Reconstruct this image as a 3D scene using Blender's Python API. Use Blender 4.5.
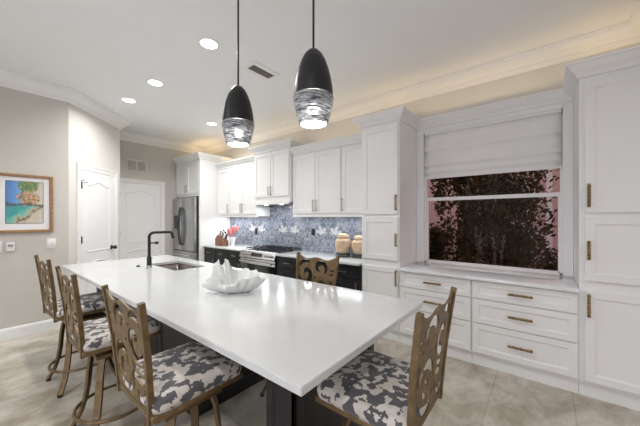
import bpy, bmesh, math, random
from mathutils import Vector, Matrix, noise
random.seed(7)
SC = bpy.context.scene
COL = SC.collection
for o in list(bpy.data.objects): bpy.data.objects.remove(o)
PI = math.pi
# ------------------------------------------------------------------ camera
CAMH = 1.45
cd = bpy.data.cameras.new('camera'); cam = bpy.data.objects.new('camera', cd); COL.objects.link(cam)
cd.sensor_width = 36; cd.lens = 281.4/640*36; cd.shift_y = 4.6/640; cd.clip_start = .05
cam.location = (0, 0, CAMH); cam.rotation_euler = (PI/2, 0, -math.radians(51.44))
SC.camera = cam
SC.view_settings.view_transform = 'Standard'; SC.view_settings.look = 'None'
SC.view_settings.gamma = 1; SC.view_settings.use_curve_mapping = False
SC.view_settings.exposure = 0.34
# ------------------------------------------------------------------ world: dusk sky outside
w = bpy.data.worlds.new('dusk_sky'); SC.world = w; w.use_nodes = True
bg = w.node_tree.nodes['Background']; bg.inputs[0].default_value = (.56, .42, .44, 1); bg.inputs[1].default_value = 1.25
# ------------------------------------------------------------------ lights of the room
CEIL = 3.15
def area(name, loc, size, power, color=(1, 1, 1), rot=(0, 0, 0), shape='RECTANGLE', sy=None, spread=None):
    l = bpy.data.lights.new(name, 'AREA'); l.energy = power; l.color = color; l.shape = shape; l.size = size
    if shape in ('RECTANGLE', 'ELLIPSE'): l.size_y = sy or size
    if spread: l.spread = math.radians(spread)
    o = bpy.data.objects.new(name, l); COL.objects.link(o); o.location = loc; o.rotation_euler = rot
    return o
# added area lamps standing for unseen daylight, left of and behind the camera
area('added_daylight_left', (-2.9, 1.0, 1.25), 3.6, 46, (.80, .88, 1.0), (0, -PI/2, 0), sy=2.2)   # faces +X
area('added_daylight_back', (1.0, -3.3, 1.5), 3.0, 20, (.86, .91, 1.0), (PI/2, 0, PI), sy=2.0)     # faces +Y
CANS = [(1.473, 2.56), (1.478, 3.83), (1.46, 4.70), (2.76, 4.70), (-.6, 2.6), (-.6, .2), (1.2, -1.6), (-1.6, -1.8), (-2.0, 3.6)]  # first four are seen; the rest are added out of view to light the room
for i, (x, y) in enumerate(CANS):
    area('can_lamp', (x, y, CEIL-.03), .14, 12.5, (.995, .98, .95), shape='DISK', spread=150)
# warm tape lights lying on top of the cabinets
WARM = (1.0, .72, .38)
for (x, y, z, ly, p) in ((3.56, .6, 2.76, 1.3, 5.0), (3.5, -.42, 2.76, .5, 3.2), (3.52, 1.58, 2.76, .4, 2.4), (3.54, 2.5, 2.66, 1.2, 6), (3.54, 3.7, 2.79, .8, 2.6), (3.54, 4.85, 2.66, 1.2, 6.5), (3.4, 6.05, 2.82, .8, 8)):
    area('cabinet_top_tape_light', (x, y, z), .04, p*.13, WARM, (PI, 0, 0), sy=ly)
for (x, y, ly, p) in ((3.5, 2.55, 1.35, 3.6), (3.5, 4.85, 1.2, 5.5)):
    area('under_cabinet_tape_light', (x, y, 1.462), .04, p, (.92, .96, 1.0), sy=ly)
# ------------------------------------------------------------------ materials
MATS = {}
def mat(name, col, rough=.5, metal=0, bump=0, bscale=40, var=0, vscale=6, spec=None, coat=0):
    m = bpy.data.materials.new(name); m.use_nodes = True; nt = m.node_tree; b = nt.nodes['Principled BSDF']
    b.inputs['Base Color'].default_value = (*col, 1); b.inputs['Roughness'].default_value = rough
    b.inputs['Metallic'].default_value = metal
    if spec is not None: b.inputs['Specular IOR Level'].default_value = spec
    if coat: b.inputs['Coat Weight'].default_value = coat; b.inputs['Coat Roughness'].default_value = .08
    tc = nt.nodes.new('ShaderNodeTexCoord')
    if var:
        n = nt.nodes.new('ShaderNodeTexNoise'); n.inputs['Scale'].default_value = vscale; n.inputs['Detail'].default_value = 4
        nt.links.new(tc.outputs['Object'], n.inputs['Vector'])
        r = nt.nodes.new('ShaderNodeValToRGB'); r.color_ramp.elements[0].position = .3; r.color_ramp.elements[1].position = .7
        r.color_ramp.elements[0].color = (*[c*(1-var) for c in col], 1); r.color_ramp.elements[1].color = (*[min(1, c*(1+var)) for c in col], 1)
        nt.links.new(n.outputs['Fac'], r.inputs[0]); nt.links.new(r.outputs[0], b.inputs['Base Color'])
    if bump:
        n = nt.nodes.new('ShaderNodeTexNoise'); n.inputs['Scale'].default_value = bscale; n.inputs['Detail'].default_value = 3
        nt.links.new(tc.outputs['Object'], n.inputs['Vector'])
        bp = nt.nodes.new('ShaderNodeBump'); bp.inputs['Strength'].default_value = bump; bp.inputs['Distance'].default_value = .01
        nt.links.new(n.outputs['Fac'], bp.inputs['Height']); nt.links.new(bp.outputs[0], b.inputs['Normal'])
    MATS[name] = m; return m
def emis(name, col, s):
    m = mat(name, col, .5); b = m.node_tree.nodes['Principled BSDF']
    b.inputs['Emission Color'].default_value = (*col, 1); b.inputs['Emission Strength'].default_value = s; return m
def nd(m, t, **kw):
    n = m.node_tree.nodes.new('ShaderNode'+t)
    for k, v in kw.items():
        if k in n.inputs: n.inputs[k].default_value = v
        else: setattr(n, k, v)
    return n
def lk(m, a, b): m.node_tree.links.new(a, b)
def ramp(m, stops, interp='LINEAR'):
    r = nd(m, 'ValToRGB'); r.color_ramp.interpolation = interp
    e = r.color_ramp.elements
    while len(e) < len(stops): e.new(.5)
    for i, (p, c) in enumerate(stops):
        e[i].position = p; e[i].color = (*c, 1) if len(c) == 3 else c
    return r
def mth(m, op, a, b=None, c=None, clamp=False):
    n = nd(m, 'Math', operation=op); n.use_clamp = clamp
    for i, v in enumerate((a, b, c)):
        if v is None: continue
        if isinstance(v, (int, float)): n.inputs[i].default_value = v
        else: lk(m, v, n.inputs[i])
    return n.outputs[0]
def mixc(m, f, a, b):
    n = nd(m, 'Mix', data_type='RGBA')
    for s, v in ((0, f), (6, a), (7, b)):
        if isinstance(v, (int, float)): n.inputs[s].default_value = v
        elif isinstance(v, tuple): n.inputs[s].default_value = (*v, 1)
        else: lk(m, v, n.inputs[s])
    return n.outputs[2]
def BS(m): return m.node_tree.nodes['Principled BSDF']

wall_m = mat('greige_wall_paint', (.585, .56, .515), .85, bump=.05, bscale=220, var=.015)
wall_lt = mat('cream_wall_paint', (.68, .665, .625), .85, bump=.05, bscale=220, var=.015)
ceil_m = mat('ceiling_paint', (.87, .885, .90), .9, bump=.05, bscale=260, var=.01)
trim_m = mat('white_trim_paint', (.84, .84, .83), .42, var=.01)
door_m = mat('white_door_paint', (.86, .86, .87), .4, var=.01)
cab_m = mat('white_cabinet_lacquer', (.84, .845, .84), .34, var=.012, vscale=3)
black_cab = mat('black_cabinet_paint', (.012, .013, .016), .34, var=.2)
quartz = mat('white_quartz', (.62, .635, .64), .13, var=.025, vscale=4, coat=.3)
sill_q = mat('white_stone_sill', (.80, .82, .85), .07, var=.05, vscale=9, coat=.3)
brass = mat('aged_brass', (.34, .25, .13), .36, 1, var=.2, vscale=60)
nickel = mat('champagne_nickel', (.55, .50, .42), .35, 1)
steel = mat('brushed_steel', (.52, .53, .55), .30, 1, bump=.04, bscale=120, var=.04)
steel_lt = mat('polished_steel', (.75, .75, .75), .18, 1, var=.03)
vent_m = mat('taupe_louvre_paint', (.36, .32, .28), .7)
sink_m = mat('satin_sink_steel', (.26, .23, .21), .35, .9, var=.08)
darksteel = mat('dark_grey_plastic', (.045, .047, .05), .4, var=.1)
blackmet = mat('matte_black_metal', (.014, .014, .016), .42, spec=.4, var=.15)
blackgl = mat('black_glass', (.012, .013, .015), .08, coat=.4, var=.1)
gold = mat('antique_gold_paint', (.165, .11, .052), .45, .35, bump=.12, bscale=90, var=.28, vscale=22)
white_pl = mat('white_plastic', (.80, .79, .77), .4, var=.01)
ivory = mat('cream_ceramic', (.62, .45, .30), .45, bump=.25, bscale=60, var=.16, vscale=22)
darkbase = mat('dark_stone_base', (.05, .06, .06), .6, var=.3, vscale=40)
wood = mat('knife_block_wood', (.22, .095, .05), .45, var=.3, vscale=30)
pinkf = mat('coral_pink_petals', (.85, .25, .24), .6, var=.2, vscale=50)
shell_m = mat('white_glazed_ceramic', (.76, .79, .77), .32, bump=.3, bscale=28, var=.03, coat=.2)
oak = mat('oak_frame_wood', (.32, .185, .09), .5, var=.25, vscale=30)
matboard = mat('white_mat_board', (.82, .82, .83), .8, var=.01)
fabric = mat('white_shade_linen', (.86, .86, .86), .9, bump=.2, bscale=300, var=.02)
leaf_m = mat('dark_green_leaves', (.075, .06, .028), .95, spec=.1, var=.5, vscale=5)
bark = mat('shrub_bark', (.30, .21, .18), .8, bump=.5, bscale=30, var=.4, vscale=8)
stucco = mat('pink_stucco', (.66, .48, .44), .9, bump=.4, bscale=80, var=.05)
ground_m = mat('garden_soil', (.10, .075, .055), .95, bump=.5, bscale=20, var=.4, vscale=5)
rock_m = mat('pinkish_rock', (.55, .38, .34), .85, bump=.5, bscale=12, var=.2, vscale=5)
led = emis('lamp_diffuser_glow', (1.0, .97, .92), 9)
led_b = emis('pendant_bulb_glow', (1.0, .96, .90), 4.5)
ledc = emis('hood_lamp_glow', (.92, .96, 1.0), 14)

# floor: large porcelain tiles
floor_m = mat('beige_porcelain_tile', (.5, .45, .38), .3)
m = floor_m; tc = nd(m, 'TexCoord'); mp = nd(m, 'Mapping'); mp.inputs['Location'].default_value = (-2.24, -.345, 0)
lk(m, tc.outputs['Object'], mp.inputs[0])
br = nd(m, 'TexBrick'); br.offset = 0.0; br.offset_frequency = 2; br.squash = 1
br.inputs['Scale'].default_value = 1; br.inputs['Brick Width'].default_value = 1.05; br.inputs['Row Height'].default_value = .525
br.inputs['Mortar Size'].default_value = .006; br.inputs['Mortar Smooth'].default_value = .2
br.inputs['Color1'].default_value = (.94, .94, .94, 1); br.inputs['Color2'].default_value = (1, 1, 1, 1); br.inputs['Mortar'].default_value = (.80, .79, .78, 1)
lk(m, mp.outputs[0], br.inputs['Vector'])
mp2 = nd(m, 'Mapping'); mp2.inputs['Scale'].default_value = (1.6, 2.2, 1); mp2.inputs['Rotation'].default_value = (0, 0, .5); lk(m, tc.outputs['Object'], mp2.inputs[0])
n1 = nd(m, 'TexNoise', Scale=1.7, Detail=12.0, Roughness=.7, Distortion=.35); lk(m, mp2.outputs[0], n1.inputs['Vector'])
r1 = ramp(m, [(.33, (.31, .26, .20)), (.45, (.42, .38, .31)), (.55, (.53, .495, .43)), (.68, (.64, .615, .56))]); lk(m, n1.outputs['Fac'], r1.inputs[0])
mul = nd(m, 'Mix', data_type='RGBA', blend_type='MULTIPLY'); mul.inputs[0].default_value = 1
lk(m, r1.outputs[0], mul.inputs[6]); lk(m, br.outputs['Color'], mul.inputs[7]); lk(m, mul.outputs[2], BS(m).inputs['Base Color'])
bp = nd(m, 'Bump', Strength=.3, Distance=.003); lk(m, mth(m, 'SUBTRACT', 1.0, br.outputs['Fac']), bp.inputs['Height']); lk(m, bp.outputs[0], BS(m).inputs['Normal'])

# cow hide print
hide = mat('cowhide_print_fabric', (.7, .7, .7), .75)
m = hide; tc = nd(m, 'TexCoord'); oi = nd(m, 'ObjectInfo'); vm = nd(m, 'VectorMath', operation='ADD'); lk(m, tc.outputs['Object'], vm.inputs[0]); lk(m, mth(m, 'MULTIPLY', oi.outputs['Random'], 37.0), vm.inputs[1])
n1 = nd(m, 'TexNoise', Scale=22.0, Detail=2.6, Roughness=.5, Distortion=.15); lk(m, vm.outputs[0], n1.inputs['Vector'])
r1 = ramp(m, [(0, (.70, .66, .61)), (.505, (.70, .66, .61)), (.515, (.10, .098, .11)), (1, (.10, .098, .11))]); lk(m, n1.outputs['Fac'], r1.inputs[0])
n2 = nd(m, 'TexNoise', Scale=40.0, Detail=3.0); lk(m, tc.outputs['Object'], n2.inputs['Vector'])
mx = nd(m, 'Mix', data_type='RGBA', blend_type='MULTIPLY'); mx.inputs[0].default_value = .35
lk(m, r1.outputs[0], mx.inputs[6]); lk(m, n2.outputs['Fac'], mx.inputs[7]); lk(m, mx.outputs[2], BS(m).inputs['Base Color'])
BS(m).inputs['Sheen Weight'].default_value = .25

# damask mosaic backsplash (object coordinates are world coordinates here)
splash = mat('blue_damask_mosaic', (.3, .4, .6), .22)
m = splash; tc = nd(m, 'TexCoord'); sx = nd(m, 'SeparateXYZ'); lk(m, tc.outputs['Object'], sx.inputs[0])
yy = mth(m, 'SUBTRACT', sx.outputs['Y'], 2.77-.455)
mm = mth(m, 'ABSOLUTE', mth(m, 'SUBTRACT', mth(m, 'FLOORED_MODULO', yy, .91), .455))
zz = sx.outputs['Z']
cb = nd(m, 'CombineXYZ'); lk(m, mm, cb.inputs[0]); lk(m, zz, cb.inputs[1])
n1 = nd(m, 'TexNoise', Scale=7.0, Detail=2.5, Roughness=.6, Distortion=1.6); lk(m, cb.outputs[0], n1.inputs['Vector'])
n3 = nd(m, 'TexNoise', Scale=13.0, Detail=1.0, Distortion=2.2); lk(m, cb.outputs[0], n3.inputs['Vector'])
l1 = mth(m, 'LESS_THAN', mth(m, 'ABSOLUTE', mth(m, 'SUBTRACT', mth(m, 'FRACT', mth(m, 'MULTIPLY', n1.outputs['Fac'], 4.5)), .5)), .15)
l2 = mth(m, 'LESS_THAN', mth(m, 'ABSOLUTE', mth(m, 'SUBTRACT', mth(m, 'FRACT', mth(m, 'MULTIPLY', n3.outputs['Fac'], 3.0)), .5)), .10)
og = mth(m, 'LESS_THAN', mth(m, 'ABSOLUTE', mth(m, 'SUBTRACT', mth(m, 'ABSOLUTE', mth(m, 'SUBTRACT', mm, mth(m, 'ADD', .23, mth(m, 'MULTIPLY', mth(m, 'SINE', mth(m, 'MULTIPLY', zz, 11.0)), .15)))), .016)), .005)
lines = mth(m, 'MAXIMUM', mth(m, 'MAXIMUM', l1, l2), og)
dx = mth(m, 'SUBTRACT', mm, .14); dz = mth(m, 'SUBTRACT', zz, 1.17)
rr = mth(m, 'SQRT', mth(m, 'ADD', mth(m, 'MULTIPLY', dx, dx), mth(m, 'MULTIPLY', dz, dz)))
th = mth(m, 'ARCTAN2', dx, dz)
pet = mth(m, 'MULTIPLY', mth(m, 'ADD', .45, mth(m, 'MULTIPLY', mth(m, 'ABSOLUTE', mth(m, 'COSINE', mth(m, 'MULTIPLY', mth(m, 'SUBTRACT', th, .25), 3.6))), .6)), .135)
tul = mth(m, 'MULTIPLY', mth(m, 'LESS_THAN', rr, pet), mth(m, 'LESS_THAN', mth(m, 'ABSOLUTE', th), 1.35))
vo = nd(m, 'TexVoronoi', Scale=75.0); lk(m, tc.outputs['Object'], vo.inputs['Vector'])
n2 = nd(m, 'TexNoise', Scale=3.0, Detail=3.0); lk(m, tc.outputs['Object'], n2.inputs['Vector'])
r2 = ramp(m, [(.3, (.035, .047, .082)), (.5, (.065, .083, .13)), (.72, (.135, .16, .215))]); lk(m, n2.outputs['Fac'], r2.inputs[0])
base = mixc(m, mth(m, 'MULTIPLY', vo.outputs['Color'], .15), r2.outputs[0], (.5, .55, .62))
c1 = mixc(m, mth(m, 'MULTIPLY', lines, .5), base, (.48, .50, .52))
c2 = mixc(m, mth(m, 'MULTIPLY', tul, .5), c1, (.72, .71, .67)); lk(m, c2, BS(m).inputs['Base Color'])

# painting
paint = mat('watercolour_harbour_scene', (.5, .5, .5), .7)
m = paint; tc = nd(m, 'TexCoord'); sx = nd(m, 'SeparateXYZ'); lk(m, tc.outputs['Generated'], sx.inputs[0])
n1 = nd(m, 'TexNoise', Scale=5.0, Detail=8.0, Roughness=.65, Distortion=1.0); lk(m, tc.outputs['Generated'], n1.inputs['Vector'])
n4 = nd(m, 'TexNoise', Scale=11.0, Detail=5.0, Roughness=.7, Distortion=1.4); lk(m, tc.outputs['Generated'], n4.inputs['Vector'])
nz = mth(m, 'SUBTRACT', n1.outputs['Fac'], .5)
X_, Z_ = sx.outputs['X'], sx.outputs['Z']
sky = ramp(m, [(0, (.10, .22, .55)), (.35, (.16, .36, .62)), (.55, (.20, .30, .12)), (.75, (.50, .46, .36)), (1, (.62, .57, .48))])
lk(m, mth(m, 'ADD', X_, mth(m, 'MULTIPLY', nz, .45)), sky.inputs[0])
wat = ramp(m, [(0, (.10, .30, .42)), (.3, (.06, .34, .34)), (.4, (.12, .44, .38)), (.5, (.30, .48, .38)), (.58, (.50, .40, .26)), (.64, (.10, .08, .06)), (.7, (.56, .50, .38)), (1, (.62, .60, .54))])
lk(m, mth(m, 'ADD', mth(m, 'ADD', mth(m, 'MULTIPLY', X_, .55), mth(m, 'MULTIPLY', mth(m, 'SUBTRACT', .5, Z_), .9)), mth(m, 'MULTIPLY', nz, .7)), wat.inputs[0])
hz = mth(m, 'GREATER_THAN', mth(m, 'ADD', Z_, mth(m, 'MULTIPLY', nz, .25)), .46)
c0 = mixc(m, hz, wat.outputs[0], sky.outputs[0])
vl = ramp(m, [(.28, (.03, .10, .04)), (.40, (.08, .22, .06)), (.47, (.62, .20, .06)), (.53, (.60, .56, .50)), (.58, (.55, .06, .04)), (.64, (.75, .45, .12)), (.8, (.12, .06, .04))], 'CONSTANT')
lk(m, n4.outputs['Fac'], vl.inputs[0])
ddx = mth(m, 'DIVIDE', mth(m, 'SUBTRACT', X_, .62), .36); ddz = mth(m, 'DIVIDE', mth(m, 'SUBTRACT', Z_, .60), .17)
gdx = mth(m, 'DIVIDE', mth(m, 'SUBTRACT', X_, .58), .30); gdz = mth(m, 'DIVIDE', mth(m, 'SUBTRACT', Z_, .90), .17)
gg = mth(m, 'ADD', mth(m, 'ADD', mth(m, 'MULTIPLY', gdx, gdx), mth(m, 'MULTIPLY', gdz, gdz)), mth(m, 'MULTIPLY', nz, 3.5))
gr = ramp(m, [(.3, (.03, .10, .05)), (.5, (.12, .24, .08)), (.62, (.42, .36, .16))]); lk(m, n4.outputs['Fac'], gr.inputs[0])
c0 = mixc(m, mth(m, 'MULTIPLY', mth(m, 'LESS_THAN', gg, .85), .9), c0, gr.outputs[0])
dd = mth(m, 'ADD', mth(m, 'ADD', mth(m, 'MULTIPLY', ddx, ddx), mth(m, 'MULTIPLY', ddz, ddz)), mth(m, 'MULTIPLY', nz, 4.0))
c1 = mixc(m, mth(m, 'MULTIPLY', mth(m, 'LESS_THAN', dd, .85), .9), c0, vl.outputs[0])
dk = mth(m, 'LESS_THAN', mth(m, 'ABSOLUTE', mth(m, 'ADD', mth(m, 'SUBTRACT', Z_, .44), mth(m, 'MULTIPLY', nz, .3))), .035)
c2 = mixc(m, mth(m, 'MULTIPLY', dk, .8), c1, (.10, .09, .09)); lk(m, c2, BS(m).inputs['Base Color'])

# pendant swirl glass
swirl = mat('brushed_swirl_glass', (.6, .62, .65), .15)
m = swirl; tc = nd(m, 'TexCoord'); mp = nd(m, 'Mapping'); mp.inputs['Scale'].default_value = (7, 7, 80); mp.inputs['Rotation'].default_value = (.12, .08, 0); lk(m, tc.outputs['Object'], mp.inputs[0])
n1 = nd(m, 'TexNoise', Scale=2.2, Detail=4.0, Roughness=.75, Distortion=.3); lk(m, mp.outputs[0], n1.inputs['Vector'])
r1 = ramp(m, [(.39, (.03, .032, .036)), (.48, (.24, .25, .27)), (.55, (.8, .82, .85))]); lk(m, n1.outputs['Fac'], r1.inputs[0])
lk(m, r1.outputs[0], BS(m).inputs['Base Color'])
r3 = ramp(m, [(.43, (0, 0, 0)), (.58, (.8, .8, .8))]); lk(m, n1.outputs['Fac'], r3.inputs[0]); lk(m, r3.outputs[0], BS(m).inputs['Transmission Weight'])
BS(m).inputs['Roughness'].default_value = .3

glass = bpy.data.materials.new('window_glass'); glass.use_nodes = True
nt = glass.node_tree; nt.nodes.clear(); out = nt.nodes.new('ShaderNodeOutputMaterial'); tr = nt.nodes.new('ShaderNodeBsdfTransparent'); gl = nt.nodes.new('ShaderNodeBsdfGlossy'); gl.inputs['Roughness'].default_value = .02
tr.inputs[0].default_value = (.94, .94, .94, 1)
ms = nt.nodes.new('ShaderNodeMixShader'); ms.inputs[0].default_value = .002
nt.links.new(tr.outputs[0], ms.inputs[1]); nt.links.new(gl.outputs[0], ms.inputs[2]); nt.links.new(ms.outputs[0], out.inputs[0])

# ------------------------------------------------------------------ mesh helpers
class MB:
    def __init__(s): s.v = []; s.f = []
    def add(s, vs, fs):
        n = len(s.v); s.v += [tuple(v) for v in vs]; s.f += [tuple(i+n for i in f) for f in fs]; return s
    def box(s, a, b, M=None):
        x0, y0, z0 = (min(a[i], b[i]) for i in range(3)); x1, y1, z1 = (max(a[i], b[i]) for i in range(3))
        vs = [(x0, y0, z0), (x1, y0, z0), (x1, y1, z0), (x0, y1, z0), (x0, y0, z1), (x1, y0, z1), (x1, y1, z1), (x0, y1, z1)]
        if M: vs = [M @ Vector(v) for v in vs]
        return s.add(vs, [(0, 3, 2, 1), (4, 5, 6, 7), (0, 1, 5, 4), (1, 2, 6, 5), (2, 3, 7, 6), (3, 0, 4, 7)])
    def rings(s, rings, cap=True, closed=False):
        n = len(rings[0]); vs = [p for r in rings for p in r]; fs = []
        R = len(rings)
        for i in range(R if closed else R-1):
            a = i*n; b = ((i+1) % R)*n
            for j in range(n): fs.append((a+j, a+(j+1) % n, b+(j+1) % n, b+j))
        if cap and not closed: fs += [tuple(range(n))[::-1], tuple((R-1)*n+j for j in range(n))]
        return s.add(vs, fs)
    def lathe(s, prof, c=(0, 0, 0), n=32):
        return s.rings([[(c[0]+r*math.cos(2*PI*j/n), c[1]+r*math.sin(2*PI*j/n), c[2]+z) for j in range(n)] for r, z in prof])
    def tube(s, pts, r, n=8, closed=False):
        P = [Vector(p) for p in pts]; R = []; up = None
        for i, p in enumerate(P):
            if closed: t = P[(i+1) % len(P)]-P[i-1]
            else: t = P[min(i+1, len(P)-1)]-P[max(i-1, 0)]
            t.normalize()
            if up is None: up = Vector((0, 0, 1)) if abs(t.z) < .9 else Vector((1, 0, 0))
            a = up-t*up.dot(t)
            a.normalize(); up = a; b = t.cross(a)
            rr = r[i] if isinstance(r, (list, tuple)) else r
            R.append([p+(a*math.cos(2*PI*j/n)+b*math.sin(2*PI*j/n))*rr for j in range(n)])
        return s.rings(R, closed=closed)
    def bar(s, pts, w, t, side):   # rectangular section along pts; side = direction of width
        P = [Vector(p) for p in pts]; R = []; side = Vector(side).normalized()
        for i, p in enumerate(P):
            tg = (P[min(i+1, len(P)-1)]-P[max(i-1, 0)]).normalized()
            a = (side-tg*side.dot(tg)).normalized(); b = tg.cross(a)
            R.append([p+a*w/2+b*t/2, p-a*w/2+b*t/2, p-a*w/2-b*t/2, p+a*w/2-b*t/2])
        return s.rings(R)
    def build(s, name, m, parent=None, smooth=False, bevel=0, seg=2, sub=0, solid=0, loc=None):
        me = bpy.data.meshes.new(name); me.from_pydata(s.v, [], s.f)
        bm = bmesh.new(); bm.from_mesh(me); bmesh.ops.recalc_face_normals(bm, faces=bm.faces)
        if bevel: bmesh.ops.bevel(bm, geom=list(bm.edges), offset=bevel, segments=seg, affect='EDGES', profile=.5, clamp_overlap=True)
        bm.to_mesh(me); bm.free()
        me.materials.append(m)
        o = bpy.data.objects.new(name, me); COL.objects.link(o)
        if loc: o.location = loc
        if parent: o.parent = parent
        if smooth or bevel:
            for p in me.polygons: p.use_smooth = True
            if not (smooth == 'full'): me.set_sharp_from_angle(angle=math.radians(38))
        if solid:
            md = o.modifiers.new('s', 'SOLIDIFY'); md.thickness = solid; md.offset = 0
        if sub:
            md = o.modifiers.new('b', 'SUBSURF'); md.levels = sub; md.render_levels = sub
        return o
def tag(o, label=None, cat=None, group=None, kind=None):
    if label: o['label'] = label
    if cat: o['category'] = cat
    if group: o['group'] = group
    if kind: o['kind'] = kind
    return o
def empty(name, loc=(0, 0, 0), rz=0, label=None, cat=None, group=None):
    o = bpy.data.objects.new(name, None); COL.objects.link(o); o.location = loc; o.rotation_euler = (0, 0, rz); o.empty_display_size = .1
    return tag(o, label, cat, group)
def copy_tree(o, parent=None):
    c = o.copy(); COL.objects.link(c)
    if parent: c.parent = parent
    for ch in list(o.children): copy_tree(ch, c)
    return c
def struct(o): o['kind'] = 'structure'; return o

# sweep a profile [(out, down)] along a polyline in XY. 'out' is to the left of travel direction when side=+1
def sweep(prof, path, z, side=1, closed=False):
    P = [Vector((p[0], p[1])) for p in path]; R = []
    for i, p in enumerate(P):
        d0 = (P[i]-P[i-1]).normalized() if i > 0 else None
        d1 = (P[i+1]-P[i]).normalized() if i < len(P)-1 else None
        if d0 is None: d0 = d1
        if d1 is None: d1 = d0
        n0 = Vector((-d0.y, d0.x))*side; n1 = Vector((-d1.y, d1.x))*side
        mt = (n0+n1).normalized(); k = 1/max(.2, mt.dot(n0))
        R.append([(p.x+mt.x*k*o, p.y+mt.y*k*o, z-d) for o, d in prof])
    return MB().rings(R)
CROWN = [(0, 0), (.15, 0), (.15, .018), (.135, .024), (.128, .045), (.10, .075), (.062, .10), (.048, .112), (.048, .122), (.022, .138), (.015, .155), (0, .155)]
CCROWN = [(0, 0), (.085, 0), (.085, .018), (.072, .028), (.05, .06), (.022, .088), (.016, .10), (.016, .115), (0, .12)]
BASE = [(0, 0), (.006, 0), (.012, .012), (.016, .03), (.016, .135), (0, .135)]

# ================================================================== room shell
WX = 3.70          # cabinet wall
AY, FY = 5.0, 6.6  # art wall, far wall
C1, C2 = (.852, AY), (1.675, 5.823)
XL, YB = -3.2, -3.6
struct(MB().box((XL-.1, YB-.1, -.1), (WX+.15, FY+.15, 0)).build('floor', floor_m))
struct(MB().box((XL-.1, YB-.1, CEIL), (WX+.15, FY+.15, CEIL+.1)).build('ceiling', ceil_m))
# right wall (cabinet wall) with window opening
WY0, WY1, WZ0, WZ1 = -.145, 1.215, .875, 2.53
rw = MB()
rw.box((WX, YB, 0), (WX+.15, WY0, CEIL)); rw.box((WX, WY1, 0), (WX+.15, FY+.1, CEIL))
rw.box((WX, WY0, 0), (WX+.15, WY1, WZ0)); rw.box((WX, WY0, WZ1), (WX+.15, WY1, CEIL))
struct(rw.build('wall_right', wall_lt))
struct(MB().box((C2[0], FY, 0), (WX, FY+.12, CEIL)).build('wall_far', wall_m))
struct(MB().box((XL, AY, 0), (C1[0], AY+.12, CEIL)).build('wall_left', wall_m))
d = .12/math.sqrt(2)
def prism(pts, z0, z1):
    n = len(pts); return MB().add([(x, y, z0) for x, y in pts]+[(x, y, z1) for x, y in pts], [tuple(range(n))[::-1], tuple(range(n, 2*n))]+[(i, (i+1) % n, (i+1) % n+n, i+n) for i in range(n)])
struct(prism([C1, C2, (C2[0]-d, C2[1]+d), (C1[0]-d, C1[1]+d)], 0, CEIL).build('wall_angled', wall_lt))
struct(MB().box((C2[0]-.12, C2[1], 0), (C2[0], FY, CEIL)).build('wall_return', wall_m))
bw = MB()
bw.box((XL, YB-.12, 0), (-.6, YB, CEIL)); bw.box((2.6, YB-.12, 0), (WX, YB, CEIL)); bw.box((-.6, YB-.12, 0), (2.6, YB, .5)); bw.box((-.6, YB-.12, 2.5), (2.6, YB, CEIL))
struct(bw.build('wall_back', wall_m))
lw = MB()
lw.box((XL-.12, YB, 0), (XL, -.9, CEIL)); lw.box((XL-.12, 2.9, 0), (XL, AY, CEIL)); lw.box((XL-.12, -.9, 2.4), (XL, 2.9, CEIL))
struct(lw.build('wall_side', wall_m))
# short end wall beyond the pantry
struct(MB().box((2.95, -.84, 0), (WX, -.72, CEIL)).build('wall_end', wall_lt))
# unseen glass doors and window, added to go with the daylight lamps
g = struct(MB().box((XL-.08, -.9, 0), (XL-.05, 2.9, 2.4)).build('window_added_left', glass))
fr = MB()
for y in (-.9, .3, 1.55, 2.84): fr.box((XL-.1, y, 0), (XL-.03, y+.06, 2.4))
fr.box((XL-.1, -.9, 2.34), (XL-.03, 2.9, 2.4)); fr.build('window_frame', trim_m, g)
g = struct(MB().box((-.6, YB-.08, .5), (2.6, YB-.05, 2.5)).build('window_added_back', glass))
fr = MB()
for x in (-.6, .97, 2.54): fr.box((x, YB-.1, .5), (x+.06, YB-.03, 2.5))
fr.box((-.6, YB-.1, .5), (2.6, YB-.03, .56)); fr.box((-.6, YB-.1, 2.44), (2.6, YB-.03, 2.5)); fr.build('window_frame', trim_m, g)

# crown moulding round the room (interior is to the right-hand of travel here)
struct(sweep(CROWN, [(XL, AY), C1, C2, (C2[0], FY), (WX, FY), (WX, -.72), (2.95, -.72)], CEIL, side=-1).build('trim_1', trim_m))
struct(sweep(BASE, [(XL, AY), C1, (C1[0]+.03, C1[1]+.03)], .135, side=-1).build('baseboard_left', trim_m))
struct(sweep(BASE, [(2.745, FY), (2.97, FY)], .135, side=-1).build('baseboard_far', trim_m))

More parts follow.
